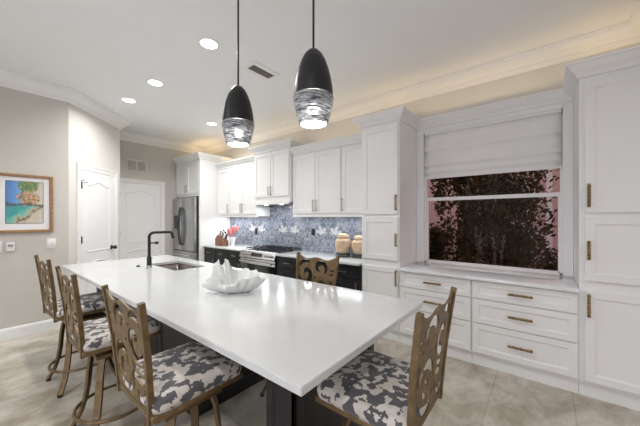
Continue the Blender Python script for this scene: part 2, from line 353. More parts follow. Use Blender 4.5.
# ------------------------------------------------------------------ interior doors
def interior_door(name, w, h, M, hinge_side, knob=True):
    """local: x along wall 0..w, y out of wall toward the room (0 = wall face), z up"""
    def T(o): o.matrix_world = M; return o
    slab = MB().box((0, -.01, .008), (w, .006, h))
    r = slab.build(name, door_m); r.matrix_world = M; struct(r)
    def bead(pts, nm='panel_moulding'):
        P = pts; mb = MB()
        R = []
        n = len(P)
        for i in range(n):
            a = Vector(P[i-1]); b = Vector(P[i]); c = Vector(P[(i+1) % n])
            t = (c-a).normalized(); nn = Vector((-t.y, t.x))
            sec = [(-.016, 0), (-.013, .006), (-.005, .009), (.004, .006), (.010, .003), (.016, 0)]
            R.append([(b.x+nn.x*s_, .006+q, b.y+nn.y*s_) for s_, q in sec])
        mb.rings(R, closed=True); o = mb.build(nm, door_m, r, smooth=True)
        return o
    m_ = .115
    def arch(z0, z1, rise, up=True):
        x0, x1 = m_, w-m_; pts = []
        N = 24
        for i in range(N+1):
            t = i/N; x = x0+(x1-x0)*t
            k = .5-.5*math.cos(2*PI*min(max((t-.12)/.76, 0), 1))
            pts.append((x, z1+rise*k))
        pts = pts[::-1]
        return [(x0, z0), (x1, z0)]+pts
    bead(arch(.95, h-.20, .055)); 
    lo = arch(.16, .76, 0); bead([(m_, .16), (w-m_, .16), (w-m_, .74)]+[(m_+(w-2*m_)*(1-i/24), .74+.05*(.5-.5*math.cos(2*PI*i/24))) for i in range(1, 24)]+[(m_, .74)])
    cs = MB(); cw = .085
    prof = [(0, 0), (cw, 0), (cw, .022), (cw-.02, .022), (cw-.03, .016), (.012, .012), (0, .008)]
    for (a, b, sgn, corner) in (((-.004, 0), (-.004, h+.004), -1, 1), ((w+.004, 0), (w+.004, h+.004), 1, 1)):
        cs.rings([[(a[0]+sgn*o_, q, 0) for o_, q in prof], [(a[0]+sgn*o_, q, h+.004+o_) for o_, q in prof]])
    cs.rings([[(-.004-o_, q, h+.004+o_) for o_, q in prof], [(w+.004+o_, q, h+.004+o_) for o_, q in prof]])
    cs.build('casing', trim_m, r)
    hx = 0 if hinge_side == 'l' else w
    for i, z in enumerate((h-.22, h*.53, .25)):
        MB().lathe([(.0001, 0), (.008, 0), (.008, .1), (.0001, .1)], (hx, .014, z-.05), 10).build('hinge', blackmet, r)
    if knob:
        kx = w-.065 if hinge_side == 'l' else .065
        kb = MB()
        pr = [(.0001, 0), (.034, 0), (.034, .007), (.013, .01), (.013, .035), (.030, .045), (.034, .060), (.026, .076), (.0001, .08)]
        n = 20
        kb.rings([[(kx+a*math.cos(2*PI*j/n), .006+q, .96+a*math.sin(2*PI*j/n)) for j in range(n)] for a, q in pr])
        kb.build('door_knob', blackmet, r, smooth=True)
    return r
dirw = Vector((C2[0]-C1[0], C2[1]-C1[1])).normalized(); 
def frame_matrix(o, xdir, ydir):
    M = Matrix.Identity(4)
    for i, v in enumerate((xdir, ydir, (0, 0, 1))):
        for j in range(3): M[j][i] = v[j]
    M.translation = Vector(o); return M
o1 = Vector(C1)+dirw*.222
D1 = interior_door('door_1', .752, 2.135, frame_matrix((o1.x, o1.y, 0), (dirw.x, dirw.y, 0), (dirw.y, -dirw.x, 0)), 'l')
ds = MB().tube([(.035, .02, 1.95), (.035, .06, 1.95), (.045, .07, 1.95)], .006); ds.tube([(.0, .02, 1.985), (.035, .025, 1.985)], .006)
ds.build('hinge_stop', blackmet, D1)
D2 = interior_door('door_2', .76, 2.155, frame_matrix((1.89, FY, 0), (1, 0, 0), (0, -1, 0)), 'l', knob=False)

# ------------------------------------------------------------------ window
win = struct(MB().box((3.752, WY0+.02, WZ0+.01), (3.757, WY1-.02, WZ1-.03)).build('window_1', glass))
f = MB(); 
f.box((3.70, WY0, WZ0), (3.80, WY0+.022, WZ1)); f.box((3.70, WY1-.022, WZ0), (3.80, WY1, WZ1)); f.box((3.70, WY0, WZ0), (3.80, WY1, WZ0+.018)); f.box((3.70, WY0, WZ1-.05), (3.80, WY1, WZ1))
f.build('window_frame', trim_m, win)
f = MB(); f.box((3.725, WY0+.022, 1.672), (3.782, WY1-.022, 1.706)); f.box((3.715, WY0+.022, 1.664), (3.745, WY1-.022, 1.682))
f.build('window_sash_rail', trim_m, win)
f = MB()
for y in (WY0+.022, WY1-.022-.014): f.box((3.728, y, WZ0+.018), (3.77, y+.014, 1.68))
f.box((3.728, WY0+.022, WZ0+.018), (3.77, WY1-.022, WZ0+.03)); f.build('window_sash', trim_m, win)
# panelled surround between the two tall cabinets
TY0, TY1 = 1.308, 1.808      # tower
PY1, PY0 = -.222, -.70     # pantry
f = MB(); f.box((3.655, WY1-.003, .8745), (3.698, TY0-.002, 2.6)); f.box((3.655, PY1+.002, .8745), (3.698, WY0+.003, 2.6)); f.box((3.655, WY0, WZ1), (3.698, WY1, 2.6))
struct(f.build('trim_2', cab_m))
f = sweep(CCROWN, [(3.655, TY0-.002), (3.655, PY1+.002)], 2.70, side=-1)
f.box((3.655, PY1+.002, 2.6), (3.698, TY0-.002, 2.70)); struct(f.build('trim_3', cab_m))

# roman shade
sh = empty('roman_shade', (3.69, (WY0+WY1)/2, WZ1), label='white linen roman shade drawn down over the upper part of the window', cat='window shade')
hw = (WY1-WY0)/2-.012
prof = [(-.012, 0), (-.014, -.10), (-.022, -.17), (-.034, -.215), (-.030, -.235), (-.012, -.245), (-.014, -.30), (-.022, -.36), (-.036, -.405), (-.030, -.425), (-.012, -.432), (-.016, -.47), (-.026, -.50), (-.030, -.515), (-.014, -.52), (-.018, -.56), (-.018, -.572)]
mb = MB(); n = 14
vs = []; fs = []
for i, (x, z) in enumerate(prof):
    for j in range(n+1):
        t = j/n; vs.append((x+.003*math.sin(t*9+i*.8), -hw+2*hw*t, z+.004*math.sin(t*PI)*(-1 if i > 2 else 0)))
for i in range(len(prof)-1):
    for j in range(n): a = i*(n+1)+j; fs.append((a, a+1, a+n+2, a+n+1))
mb.add(vs, fs); mb.build('shade_fabric', fabric, sh, smooth='full', solid=.004)
MB().box((-.03, -hw, -.03), (-.002, hw, -.001)).build('head_rail', trim_m, sh)
MB().box((-.026, -hw, -.59), (-.012, hw, -.57)).build('bottom_bar', fabric, sh)

# ================================================================== cabinets
def shaker(mb, y0, y1, z0, z1, xf, th=.02, st=.058, rec=.009):
    """a shaker front facing -X, front face at x=xf"""
    def ring(i, x): return [(x, y0+i, z0+i), (x, y1-i, z0+i), (x, y1-i, z1-i), (x, y0+i, z1-i)]
    st = min(st, (z1-z0)*.28, (y1-y0)*.28)
    mb.rings([ring(0, xf+th), ring(0, xf+.002), ring(.002, xf), ring(st, xf), ring(st+.003, xf+rec*.5), ring(st+.009, xf+rec*.6), ring(st+.011, xf+rec)])
    return mb
def knurl_handle(L, vertical, name='pull_handle', m=brass):
    """local origin at centre, sticks out -X"""
    mb = MB(); ax = Vector((0, 0, 1)) if vertical else Vector((0, 1, 0)); sd = Vector((0, 1, 0)) if vertical else Vector((0, 0, 1))
    X = Vector((1, 0, 0)); N = int(L/.011)*4
    for ph in (0, PI):
        pts = []
        for i in range(N+1):
            t = i/N; a = 2*PI*t*(L/.050)+ph
            pts.append(ax*(-L/2+L*t)+X*(-.030+.005*math.cos(a))+sd*(.0065*math.sin(a)))
        mb.tube(pts, .0062, 6)
    for s in (-1, 1):
        c = ax*(s*(L/2-.012)); mb.bar([c+X*-.028, c+X*0], .011, .011, ax)
    return mb
H_V = None
def handle(parent, x, y, z, L=.15, vertical=True, m=brass, plain=False):
    key = (L, vertical, plain, m.name)
    if key in HCACHE:
        o = HCACHE[key].copy(); COL.objects.link(o)
    else:
        if plain:
            mb = MB(); ax = Vector((0, 0, 1)) if vertical else Vector((0, 1, 0)); X = Vector((1, 0, 0))
            mb.bar([ax*(-L/2)+X*-.03, ax*(L/2)+X*-.03], .012, .010, X)
            for s in (-1, 1): mb.bar([ax*(s*(L/2-.015))+X*-.028, ax*(s*(L/2-.015))], .01, .01, ax)
            o = mb.build('pull_handle', m)
        else: o = knurl_handle(L, vertical).build('pull_handle', m, smooth=True)
        HCACHE[key] = o
    o.parent = parent; o.location = (x, y, z); return o
HCACHE = {}
def door(parent, y0, y1, z0, z1, xf, m, hy=None, hz=None, L=.15, nm='door', plain=False, hm=brass, vertical=True):
    o = shaker(MB(), y0, y1, z0, z1, xf).build(nm, m, parent)
    if hy is not None: handle(o, xf, hy, hz, L, vertical, hm, plain)
    return o
def cabinet(name, y0, y1, z0, z1, x0, x1, m, label, cat='cabinet', group=None):
    """x0 = carcass front, children are in world-offset coordinates from the base centre"""
    t = empty(name, ((x0+x1)/2, (y0+y1)/2, z0), label=label, cat=cat, group=group)
    t['o'] = 0; del t['o']
    b = MB().box((x0, y0, z0), (x1, y1, z1)).build('carcass', m, t)
    return t
def fix(t):   # children were modelled in world coordinates: bring them under the empty
    for c in t.children: c.location = c.location-t.location
G = .003
# tower (tall cabinet left of window) and pantry
def tall(name, y0, y1, hs, label, cpath):
    xf = 3.10
    t = cabinet(name, y0, y1, 0.11, 2.60, xf+.02, 3.695, cab_m, label, 'tall cabinet')
    hy = y0+.03 if hs < 0 else y1-.055; yt = y1-(.018 if hs < 0 else .034)
    door(t, y0+.018, yt, 1.49, 2.545, xf, cab_m, hy, 1.625, .183)
    door(t, y0+.018, yt, .945, 1.455, xf, cab_m, hy, 1.19, .15)
    door(t, y0+.018, yt, .135, .865, xf, cab_m, hy, .75, .183)
    c = sweep(CCROWN, cpath, 2.70, side=-1); c.box((xf+.02, y0, 2.6), (3.695, y1, 2.70)); c.build('crown_moulding', cab_m, t)
    k = MB().box((3.138, y0, 0), (3.695, y1, .107)).build('plinth', cab_m, t)
    fix(t); return t
tall('tall_cabinet', TY0, TY1, -1, 'tall narrow white three-door cabinet between window and blue backsplash', [(3.695, TY1), (3.12, TY1), (3.12, TY0), (3.695, TY0)])
tall('pantry_cabinet', PY0, PY1, 1, 'tall white pantry cabinet at the right edge beyond the window', [(3.695, PY1), (3.12, PY1), (3.12, PY0)])
# fix handles side: tower handles at low-Y side, pantry handles at high-Y side
# drawer banks under the window
def bank(y0, y1, label):
    t = cabinet('drawer_cabinet', y0, y1, .11, .840, 3.12, 3.695, cab_m, label, 'drawer cabinet', None)
    for (a, b) in ((.665, .832), (.428, .655), (.135, .418)):
        o = shaker(MB(), y0+.008, y1-.008, a, b, 3.10, st=.05).build('drawer', cab_m, t)
        handle(o, 3.10, (y0+y1)/2, (a+b)/2+.002, .18, False)
    MB().box((3.138, y0, 0), (3.695, y1, .107)).build('plinth', cab_m, t)
    fix(t)
YM = .5625
bank(YM+.001, TY0-.002, 'white drawer cabinet under the window, beside the narrow tall cabinet')
bank(PY1+.002, YM-.001, 'white drawer cabinet under the window, beside the right-hand pantry')
s_ = MB().box((3.068, PY1+.002, .842), (3.699, TY0-.002, .874)).build('worktop', sill_q, bevel=.004)
tag(s_, 'white stone worktop forming the sill under the window', 'worktop')

# upper cabinets: built as units
UX = 3.37
def upper(y0, y1, z0, z1, xf, doors, label, cpath, ctop, group=None, rail=True, hoff=.155, dz=.035, hl=.185, name='upper_cabinet'):
    t = cabinet(name, y0, y1, z0, z1, xf+.02, 3.695, cab_m, label, 'wall cabinet', group)
    for (a, b, hy) in doors: door(t, a, b, z0+dz, z1-.03, xf, cab_m, hy, z0+hoff, hl, plain=True, hm=nickel)
    if cpath:
        c = sweep(CCROWN, cpath, ctop, side=-1); c.box((xf+.02, y0, z1), (3.695, y1, ctop-.0)); c.build('crown_moulding', cab_m, t)
    if rail: MB().box((xf+.005, y0, z0-.02), (xf+.03, y1, z0)).build('light_rail', cab_m, t)
    fix(t); return t
HY0, HY1 = 3.275, 4.20
u = (HY0-TY1)/3
a0 = TY1+.002
upper(TY1+.002, TY1+u, 1.48, 2.49, UX, [(a0+.012, TY1+u-.01, TY1+u-.03)], 'white single-door wall cabinet above the two cream jars', [(UX+.02, TY1+u), (UX+.02, TY1+.002)], 2.60)
upper(TY1+u+.001, HY0-.001, 1.48, 2.49, UX, [(TY1+u+.01, TY1+2*u-.004, TY1+2*u-.03), (TY1+2*u+.004, HY0-.012, TY1+2*u+.03)], 'white double-door wall cabinet just right of the raised hood cabinet', [(UX+.02, HY0), (UX+.02, TY1+u+.001)], 2.60)
HX = 3.30
upper(HY0, HY1, 1.715, 2.62, HX, [(HY0+.02, (HY0+HY1)/2-.004, (HY0+HY1)/2-.03), ((HY0+HY1)/2+.004, HY1-.02, (HY0+HY1)/2+.03)], 'raised white double-door hood cabinet projecting above the range', [(3.695, HY1), (HX+.02, HY1), (HX+.02, HY0), (3.695, HY0)], 2.73, rail=False, hoff=.20, dz=.10, hl=.155)
u2 = (5.53-HY1)/3
upper(HY1+.001, HY1+2*u2, 1.48, 2.49, UX, [(HY1+.012, HY1+u2-.004, HY1+u2-.03), (HY1+u2+.004, HY1+2*u2-.006, HY1+u2+.03)], 'white double-door wall cabinet just left of the raised hood cabinet', [(UX+.02, HY1+2*u2), (UX+.02, HY1+.001)], 2.60)
upper(HY1+2*u2+.001, 5.528, 1.48, 2.49, UX, [(HY1+2*u2+.006, 5.50, HY1+2*u2+.03)], 'white single-door wall cabinet against the fridge side panel', [(UX+.02, 5.528), (UX+.02, HY1+2*u2+.001)], 2.60)
# hood insert under the raised cabinet
hd = empty('range_hood', (3.50, (HY0+HY1)/2, 1.68), label='slim hood insert with two lamps under the raised cabinet', cat='range hood')
MB().box((-.19, -.44, 0), (.2, .44, .034)).build('hood_body', steel_lt, hd)
MB().box((-.2, -.445, .0), (-.19, .445, .034)).build('hood_lip', cab_m, hd)
for y in (-.2, .2):
    MB().lathe([(.0001, -.004), (.028, -.004), (.03, .0), (.0001, 0)], (-.12, y, 0), 16).build('hood_lamp', ledc, hd)
    area('hood_spot', (3.36, 3.7375+y, 1.665), .05, 2.2, (.93, .96, 1), shape='DISK')

# fridge surround
FX0 = 2.98
t = empty('fridge_cabinet', (3.34, 6.06, 0), label='white fridge surround with tall side panel and two doors above', cat='cabinet')
MB().box((FX0, 5.53, 0), (3.695, 5.57, 2.65)).build('side_panel', cab_m, t)
MB().box((FX0+.02, 5.57, 1.90), (3.695, 6.585, 2.65)).build('carcass', cab_m, t)
ym = 6.08
for (a, b, hy) in ((5.585, ym-.003, ym-.035), (ym+.003, 6.575, ym+.035)):
    door(t, a, b, 1.95, 2.62, FX0, cab_m, hy, 2.07, .16, plain=True, hm=nickel)
c = sweep(CCROWN, [(FX0, 6.585), (FX0, 5.53), (3.695, 5.53)], 2.775, side=-1); c.box((FX0, 5.53, 2.65), (3.695, 6.585, 2.775)); c.build('crown_moulding', cab_m, t)
fix(t)
# refrigerator
r = empty('refrigerator', (3.3, 6.07, 0), label='stainless steel french-door refrigerator in white surround', cat='refrigerator')
fy0, fy1, fs = 5.62, 6.56, 6.17
MB().box((2.99, fy0+.01, .03), (3.68, fy1-.01, 1.87)).build('body', darksteel, r)
for (a, b) in ((fy0, fs-.003), (fs+.003, fy1)):
    o = MB().box((2.905, a, .74), (2.985, b, 1.875)).build('fridge_door', steel, r, bevel=.012)
    hy = fs-.035 if a == fy0 else fs+.035
    pts = [(2.905-.012-.05*math.sin(PI*i/16)**.7, hy, .86+.80*i/16) for i in range(17)]
    pts = [(2.91, hy, .86)]+pts+[(2.91, hy, 1.66)]
    MB().tube(pts, .013, 10).build('handle', darksteel, o, smooth=True)
MB().box((2.905, fy0, .08), (2.985, fy1, .73)).build('freezer_drawer', steel, r, bevel=.012)
MB().tube([(2.86, fy0+.08, .66), (2.86, fy1-.08, .66)], .013, 10).build('freezer_handle', steel_lt, r, smooth=True)
MB().box((2.93, fs+.12, 1.20), (2.900, fy1-.06, 1.50)).build('water_dispenser', blackgl, r)
MB().box((2.99, fy0+.01, 0), (3.6, fy1-.01, .03)).build('foot_grille', darksteel, r)
fix(r)

# black base cabinets
BXF = 3.07; CT = .875
def basecab(y0, y1, label, drawer=True, cnt=1):
    t = empty('base_cabinet', (3.38, (y0+y1)/2, 0), label=label, cat='base cabinet')
    MB().box((BXF+.02, y0, .1), (3.695, y1, CT-.031)).build('carcass', black_cab, t)
    MB().box((BXF+.08, y0, 0), (3.695, y1, .1)).build('plinth', black_cab, t)
    w_ = (y1-y0)/cnt
    for i in range(cnt):
        a, b = y0+i*w_+.006, y0+(i+1)*w_-.006
        o = shaker(MB(), a, b, .66, CT-.045, BXF, st=.04).build('drawer', black_cab, t); handle(o, BXF, (a+b)/2, .748, .13, False, nickel, True)
        o = shaker(MB(), a, b, .125, .65, BXF).build('door', black_cab, t); handle(o, BXF, a+.035, .56, .13, True, nickel, True)
    fix(t)
RY0, RY1 = 3.335, 4.245
wL = (5.528-RY1)/3
basecab(RY1+.003, RY1+wL-.001, 'black base cabinet immediately left of the range')
basecab(RY1+wL, RY1+2*wL-.001, 'black base cabinet midway between the range and the fridge panel')
basecab(RY1+2*wL, 5.528, 'black base cabinet against the white fridge side panel')
wR = (RY0-.003-TY1-.004)/3
basecab(RY0-wR, RY0-.003, 'black base cabinet immediately right of the range')
basecab(RY0-2*wR-.001, RY0-wR-.001, 'black base cabinet behind the far-side gold stool back')
basecab(TY1+.003, RY0-2*wR-.002, 'black base cabinet against the narrow tall white cabinet')
tag(MB().box((BXF-.025, RY1+.003, CT-.03), (3.69, 5.527, CT)).build('countertop', quartz, bevel=.004), 'white countertop stretching from the range to the fridge panel', 'countertop')
tag(MB().box((BXF-.025, TY1+.003, CT-.03), (3.69, RY0-.003, CT)).build('countertop', quartz, bevel=.004), 'white countertop right of the range holding the cream jars', 'countertop')
# backsplash
f = MB(); f.box((3.692, TY1+.003, CT+.001), (3.6995, 5.527, 1.458)); f.box((3.692, HY0+.002, 1.458), (3.6995, HY1-.002, 1.713))
tag(struct(f.build('backsplash', splash)), 'blue and white damask mosaic backsplash behind the range')

# range
r = empty('range', (3.35, (RY0+RY1)/2, 0), label='stainless slide-in gas range with black cooktop grates', cat='range')
y0, y1 = RY0+.002, RY1-.002
MB().box((3.08, y0, .08), (3.68, y1, .845)).build('body', darksteel, r)
MB().box((3.14, y0, 0), (3.66, y1, .08)).build('plinth', darksteel, r)
MB().box((3.045, y0+.003, .28), (3.078, y1-.003, .745)).build('oven_door', blackgl, r, bevel=.005)
MB().box((3.042, y0+.003, .66), (3.0445, y1-.003, .745)).build('door_trim', steel_lt, r)
mb = MB().tube([(2.995, y0+.04, .70), (2.995, y1-.04, .70)], .016, 10)
for y in (y0+.09, y1-.09): mb.bar([(2.995, y, .70), (3.045, y, .70)], .02, .02, (0, 0, 1))
mb.build('oven_handle', steel_lt, r, smooth=True)
MB().box((3.045, y0+.003, .09), (3.078, y1-.003, .272)).build('storage_drawer', steel, r, bevel=.005)
sec = [(3.08, .75), (3.03, .755), (3.022, .77), (3.06, .872), (3.085, .885), (3.12, .885), (3.12, .75)]
cp = MB().rings([[(x, y0, z) for x, z in sec], [(x, y1, z) for x, z in sec]]).build('control_panel', steel_lt, r)
nx = Vector((-.102, 0, .038)).normalized(); pc = Vector((3.041, 0, .821))
ydir = Vector((0, 1, 0)); ud = nx.cross(ydir)
Mx = Matrix((( ud.x, 0, nx.x, 0), (ud.y, 1, nx.y, 0), (ud.z, 0, nx.z, 0), (0, 0, 0, 1)))
mb = MB(); mb.box((-.032, -.14, -.003), (.032, .14, .003), Matrix.Translation(pc+Vector((0, (y0+y1)/2, 0)))@Mx); mb.build('display', blackgl, cp)
for yk in (y0+.07, y0+.15, y0+.23, y1-.07, y1-.15, y1-.23):
    M4 = Matrix.Translation(pc+Vector((0, yk, 0)))@Mx
    mb = MB(); n = 14
    mb.rings([[M4@Vector((a*math.cos(2*PI*j/n), a*math.sin(2*PI*j/n), q)) for j in range(n)] for a, q in ((.026, 0), (.026, .006), (.019, .008), (.017, .034), (.015, .036))])
    mb.build('knob', steel if yk else steel, cp, smooth=True)
MB().box((3.122, y0, .846), (3.685, y1, .878)).build('cooktop', blackgl, r)
for k in range(3):
    a = y0+.03+k*(y1-y0-.06)/3; b = a+(y1-y0-.06)/3-.006; mb = MB()
    for yy_ in (a, b): mb.box((3.15, yy_-.006, .905), (3.66, yy_+.006, .917))
    for xx in (3.15, 3.32, 3.49, 3.65): mb.box((xx, a, .905), (xx+.012, b, .917))
    mb.box((3.15, (a+b)/2-.005, .905), (3.66, (a+b)/2+.005, .917))
    for xx in (3.152, 3.65):
        for yy_ in (a, b): mb.box((xx-.002, yy_-.005, .878), (xx+.01, yy_+.005, .906))
    mb.build('grate', blackmet, r)
for (xx, yy_) in ((3.26, y0+.17), (3.26, y1-.17), (3.55, y0+.17), (3.55, y1-.17), (3.4, (y0+y1)/2)):
    MB().lathe([(.0001, 0), (.05, 0), (.05, .012), (.03, .016), (.028, .022), (.0001, .024)], (xx, yy_, .878), 18).build('burner', darksteel, r, smooth=True)
fix(r)

# ================================================================== island
IT = .895
IX0, IX1, IY0, IY1 = .679, 1.861, .619, 4.40
SX0, SX1, SY0, SY1 = 1.36, 1.70, 3.02, 3.70
# countertop with a sink cut-out
xs = [IX0, SX0, SX1, IX1]; ys = [IY0, SY0, SY1, IY1]
bm = bmesh.new(); gv = {}
for k, z in enumerate((IT-.032, IT)):
    for i, x in enumerate(xs):
        for j, y in enumerate(ys): gv[i, j, k] = bm.verts.new((x, y, z))
for i in range(3):
    for j in range(3):
        if i == 1 and j == 1: continue
        for k in (0, 1): bm.faces.new([gv[i, j, k], gv[i+1, j, k], gv[i+1, j+1, k], gv[i, j+1, k]])
def wallf(a, b): bm.faces.new([gv[a[0], a[1], 0], gv[b[0], b[1], 0], gv[b[0], b[1], 1], gv[a[0], a[1], 1]])
for i in range(3): wallf((i, 0), (i+1, 0)); wallf((i, 3), (i+1, 3)); wallf((0, i), (0, i+1)); wallf((3, i), (3, i+1))
wallf((1, 1), (2, 1)); wallf((1, 2), (2, 2)); wallf((1, 1), (1, 2)); wallf((2, 1), (2, 2))
bmesh.ops.recalc_face_normals(bm, faces=bm.faces)
ed = [e for e in bm.edges if len(e.link_faces) == 2 and abs(e.link_faces[0].normal.dot(e.link_faces[1].normal)) < .5]
bmesh.ops.bevel(bm, geom=ed, offset=.003, segments=2, affect='EDGES')
me = bpy.data.meshes.new('island_countertop'); bm.to_mesh(me); bm.free(); me.materials.append(quartz)
o = bpy.data.objects.new('island_countertop', me); COL.objects.link(o)
tag(o, 'long white quartz top covering the kitchen island', 'countertop')
isl = empty('kitchen_island', (1.36, 2.9, 0), label='black kitchen island base with recessed panels below the white top', cat='kitchen island')
bx0, bx1, by0, by1 = 1.0, 1.80, 1.95, 4.34
mb = MB(); mb.box((bx0+.02, by0+.02, .0), (bx1-.02, by1-.02, .60)); 
for a, b in (((bx0+.02, by0+.02, .6), (SX0-.03, by1-.02, IT-.033)), ((SX1+.03, by0+.02, .6), (bx1-.02, by1-.02, IT-.033)), ((SX0-.03, by0+.02, .6), (SX1+.03, SY0-.03, IT-.033)), ((SX0-.03, SY1+.03, .6), (SX1+.03, by1-.02, IT-.033))): mb.box(a, b)
mb.build('carcass', black_cab, isl)
k = 4; wy = (by1-by0)/k
for i in range(k): shaker(MB(), by0+i*wy+.003, by0+(i+1)*wy-.003, .05, IT-.04, bx0).build('side_panel', black_cab, isl)
def rotpanel(x0, x1, z0, z1, yf, sign=-1):
    tmp = MB(); shaker(tmp, x0, x1, z0, z1, 0); q = MB(); q.v = [(v[1], yf-sign*v[0], v[2]) for v in tmp.v]; q.f = tmp.f; return q
rotpanel(bx0+.003, bx1-.003, .05, IT-.04, by0).build('end_panel', black_cab, isl)
for i in range(k):
    tmp = MB(); shaker(tmp, by0+i*wy+.003, by0+(i+1)*wy-.003, .05, IT-.04, 0); q = MB(); q.v = [(bx1-v[0], v[1], v[2]) for v in tmp.v]; q.f = tmp.f
    q.build('cabinet_door', black_cab, isl)
# near support pedestal
px0, px1, py0, py1 = .90, 1.64, .86, 1.05
mb = MB().box((px0+.012, py0+.012, 0), (px1-.012, py1-.012, IT-.033)); mb.box((px0-.01, py0-.01, 0), (px1+.01, py1+.01, .10))
pd = mb.build('support_pedestal', black_cab, isl)
rotpanel(px0, px1, .11, IT-.035, py0).build('pedestal_panel', black_cab, pd)
mb = MB(); shaker(mb, py0, py1, .11, IT-.035, px0, st=.04, th=.012); mb.build('pedestal_end_panel', black_cab, pd)
for c in list(isl.children): c.location = c.location-isl.location
# sink
sk = empty('sink', ((SX0+SX1)/2, (SY0+SY1)/2, IT-.235), label='undermount stainless sink sunk in the island top', cat='sink')
a, b = (SX1-SX0)/2+.006, (SY1-SY0)/2+.006; t_ = .0
def rr_(hx, hy, r, z, n=6):
    pts = []
    for cx, cy, s in ((hx-r, hy-r, 0), (-hx+r, hy-r, 1), (-hx+r, -hy+r, 2), (hx-r, -hy+r, 3)):
        for i in range(n+1): an = PI/2*(s+i/n); pts.append((cx+r*math.cos(an), cy+r*math.sin(an), z))
    return pts
mb = MB(); mb.rings([rr_(a+.018, b+.018, .03, .20), rr_(a, b, .02, .20), rr_(a-.003, b-.003, .03, .06), rr_(a-.02, b-.02, .04, .02), rr_(.05, .05, .03, .012), rr_(.001, .001, .0004, .01)], cap=False)
mb.build('basin', sink_m, sk, smooth='full', solid=.0015)
MB().lathe([(.0001, .002), (.04, .002), (.045, .006), (.03, .007), (.0001, .004)], (0, 0, .011), 20).build('drain', steel_lt, sk, smooth=True)
# faucet
fc = empty('faucet', (1.25, 3.40, IT), label='tall matte black kitchen faucet beside the island sink', cat='faucet')
MB().lathe([(.0001, 0), (.032, 0), (.032, .006), (.026, .012), (.026, .03), (.0001, .03)], n=20).build('base_ring', steel, fc, smooth=True)
MB().lathe([(.0001, .031), (.024, .031), (.024, .12), (.0165, .13), (.0001, .13)], n=20).build('faucet_body', blackmet, fc, smooth=True)
pts = [(0, 0, .125), (0, 0, .34)]
for i in range(1, 9): an = PI/2*i/8; pts.append((.05*(1-math.cos(an)), 0, .34+.05*math.sin(an)))
pts.append((.20, 0, .39))
for i in range(1, 7): an = PI/2*i/6*.85; pts.append((.20+.035*math.sin(an), 0, .39-.035*(1-math.cos(an))))
pts.append((.243, -.0, .315))
MB().tube(pts, .0155, 12).build('spout', blackmet, fc, smooth=True)
mb = MB().tube([(0, -.005, .275), (.055, -.02, .275)], .007, 8); mb.tube([(.05, -.02, .275), (.085, -.03, .275)], .015, 12)
mb.build('lever', blackmet, fc, smooth=True)
fc.rotation_euler.z = -.12
o = MB().lathe([(.0001, 0), (.021, 0), (.021, .006), (.014, .008), (.014, .014), (.0001, .014)], n=20).build('air_switch', blackmet, smooth=True, loc=(1.21, 3.60, IT))
tag(o, 'small black disposal button on the island beside the faucet', 'button')

# shell sculpture: folded clam-like shell with two raised points
sc_ = empty('shell_sculpture', (1.245, 1.79, IT), rz=math.atan2(-.7819, .6233), label='white ceramic folded shell sculpture with two raised points on the island top', cat='sculpture')
RIM = [(-.25, .0, .04), (-.205, .025, .12), (-.167, .04, .21), (-.143, .045, .238), (-.121, .045, .165), (-.112, .05, .205), (-.097, .055, .24), (-.076, .07, .218), (-.055, .10, .16),
       (-.01, .125, .145), (.04, .125, .158), (.085, .115, .142), (.13, .10, .148), (.175, .07, .128), (.215, .03, .128), (.205, -.01, .105), (.155, -.04, .135), (.105, -.05, .112), (.06, -.075, .115),
       (.02, -.08, .078), (-.03, -.095, .060), (-.07, -.10, .048), (-.098, -.085, .075), (-.112, -.02, .150), (-.135, -.03, .120), (-.175, -.03, .085), (-.215, -.02, .058)]
def crom(P, i, t):
    p0, p1, p2, p3 = (Vector(P[(i+k) % len(P)]) for k in (-1, 0, 1, 2))
    return .5*((2*p1)+(p2-p0)*t+(2*p0-5*p1+4*p2-p3)*t*t+(3*p1-p0-3*p2+p3)*t**3)
rim = [crom(RIM, i, t/5) for i in range(len(RIM)) for t in range(5)]
NR = len(rim); RR = []
cb_ = Vector((.0, .01, 0))
for lv, (k1, zk) in enumerate(((.30, 0), (.46, .02), (.66, .22), (.84, .52), (.95, .80), (1.0, .97), (1.0, 1.0), (.97, .985), (.90, .80), (.78, .56), (.60, .34), (.40, .20), (.2, .14), (.04, .12))):
    ring_ = []
    for i, p in enumerate(rim):
        fl = 1+.06*math.sin(i*2*PI/NR*19)*math.sin(PI*min(1, lv/12.0))
        inner = lv > 6
        z = p.z*zk if not inner else max(p.z*zk, .016+.01*(13-lv))
        if inner and lv > 9: z = .014+.10*(k1**2)+.010*math.sin(i*2*PI/NR*19)*k1
        cx = cb_.x-(.05 if p.x < -.12 else 0)*(1-k1)
        ring_.append((cx+(p.x-cx)*k1*fl, cb_.y+(p.y-cb_.y)*k1*fl, max(z, .0)+(.0 if lv else 0)))
    RR.append(ring_)
MB().rings(RR).build('shell_body', shell_m, sc_, smooth='full')

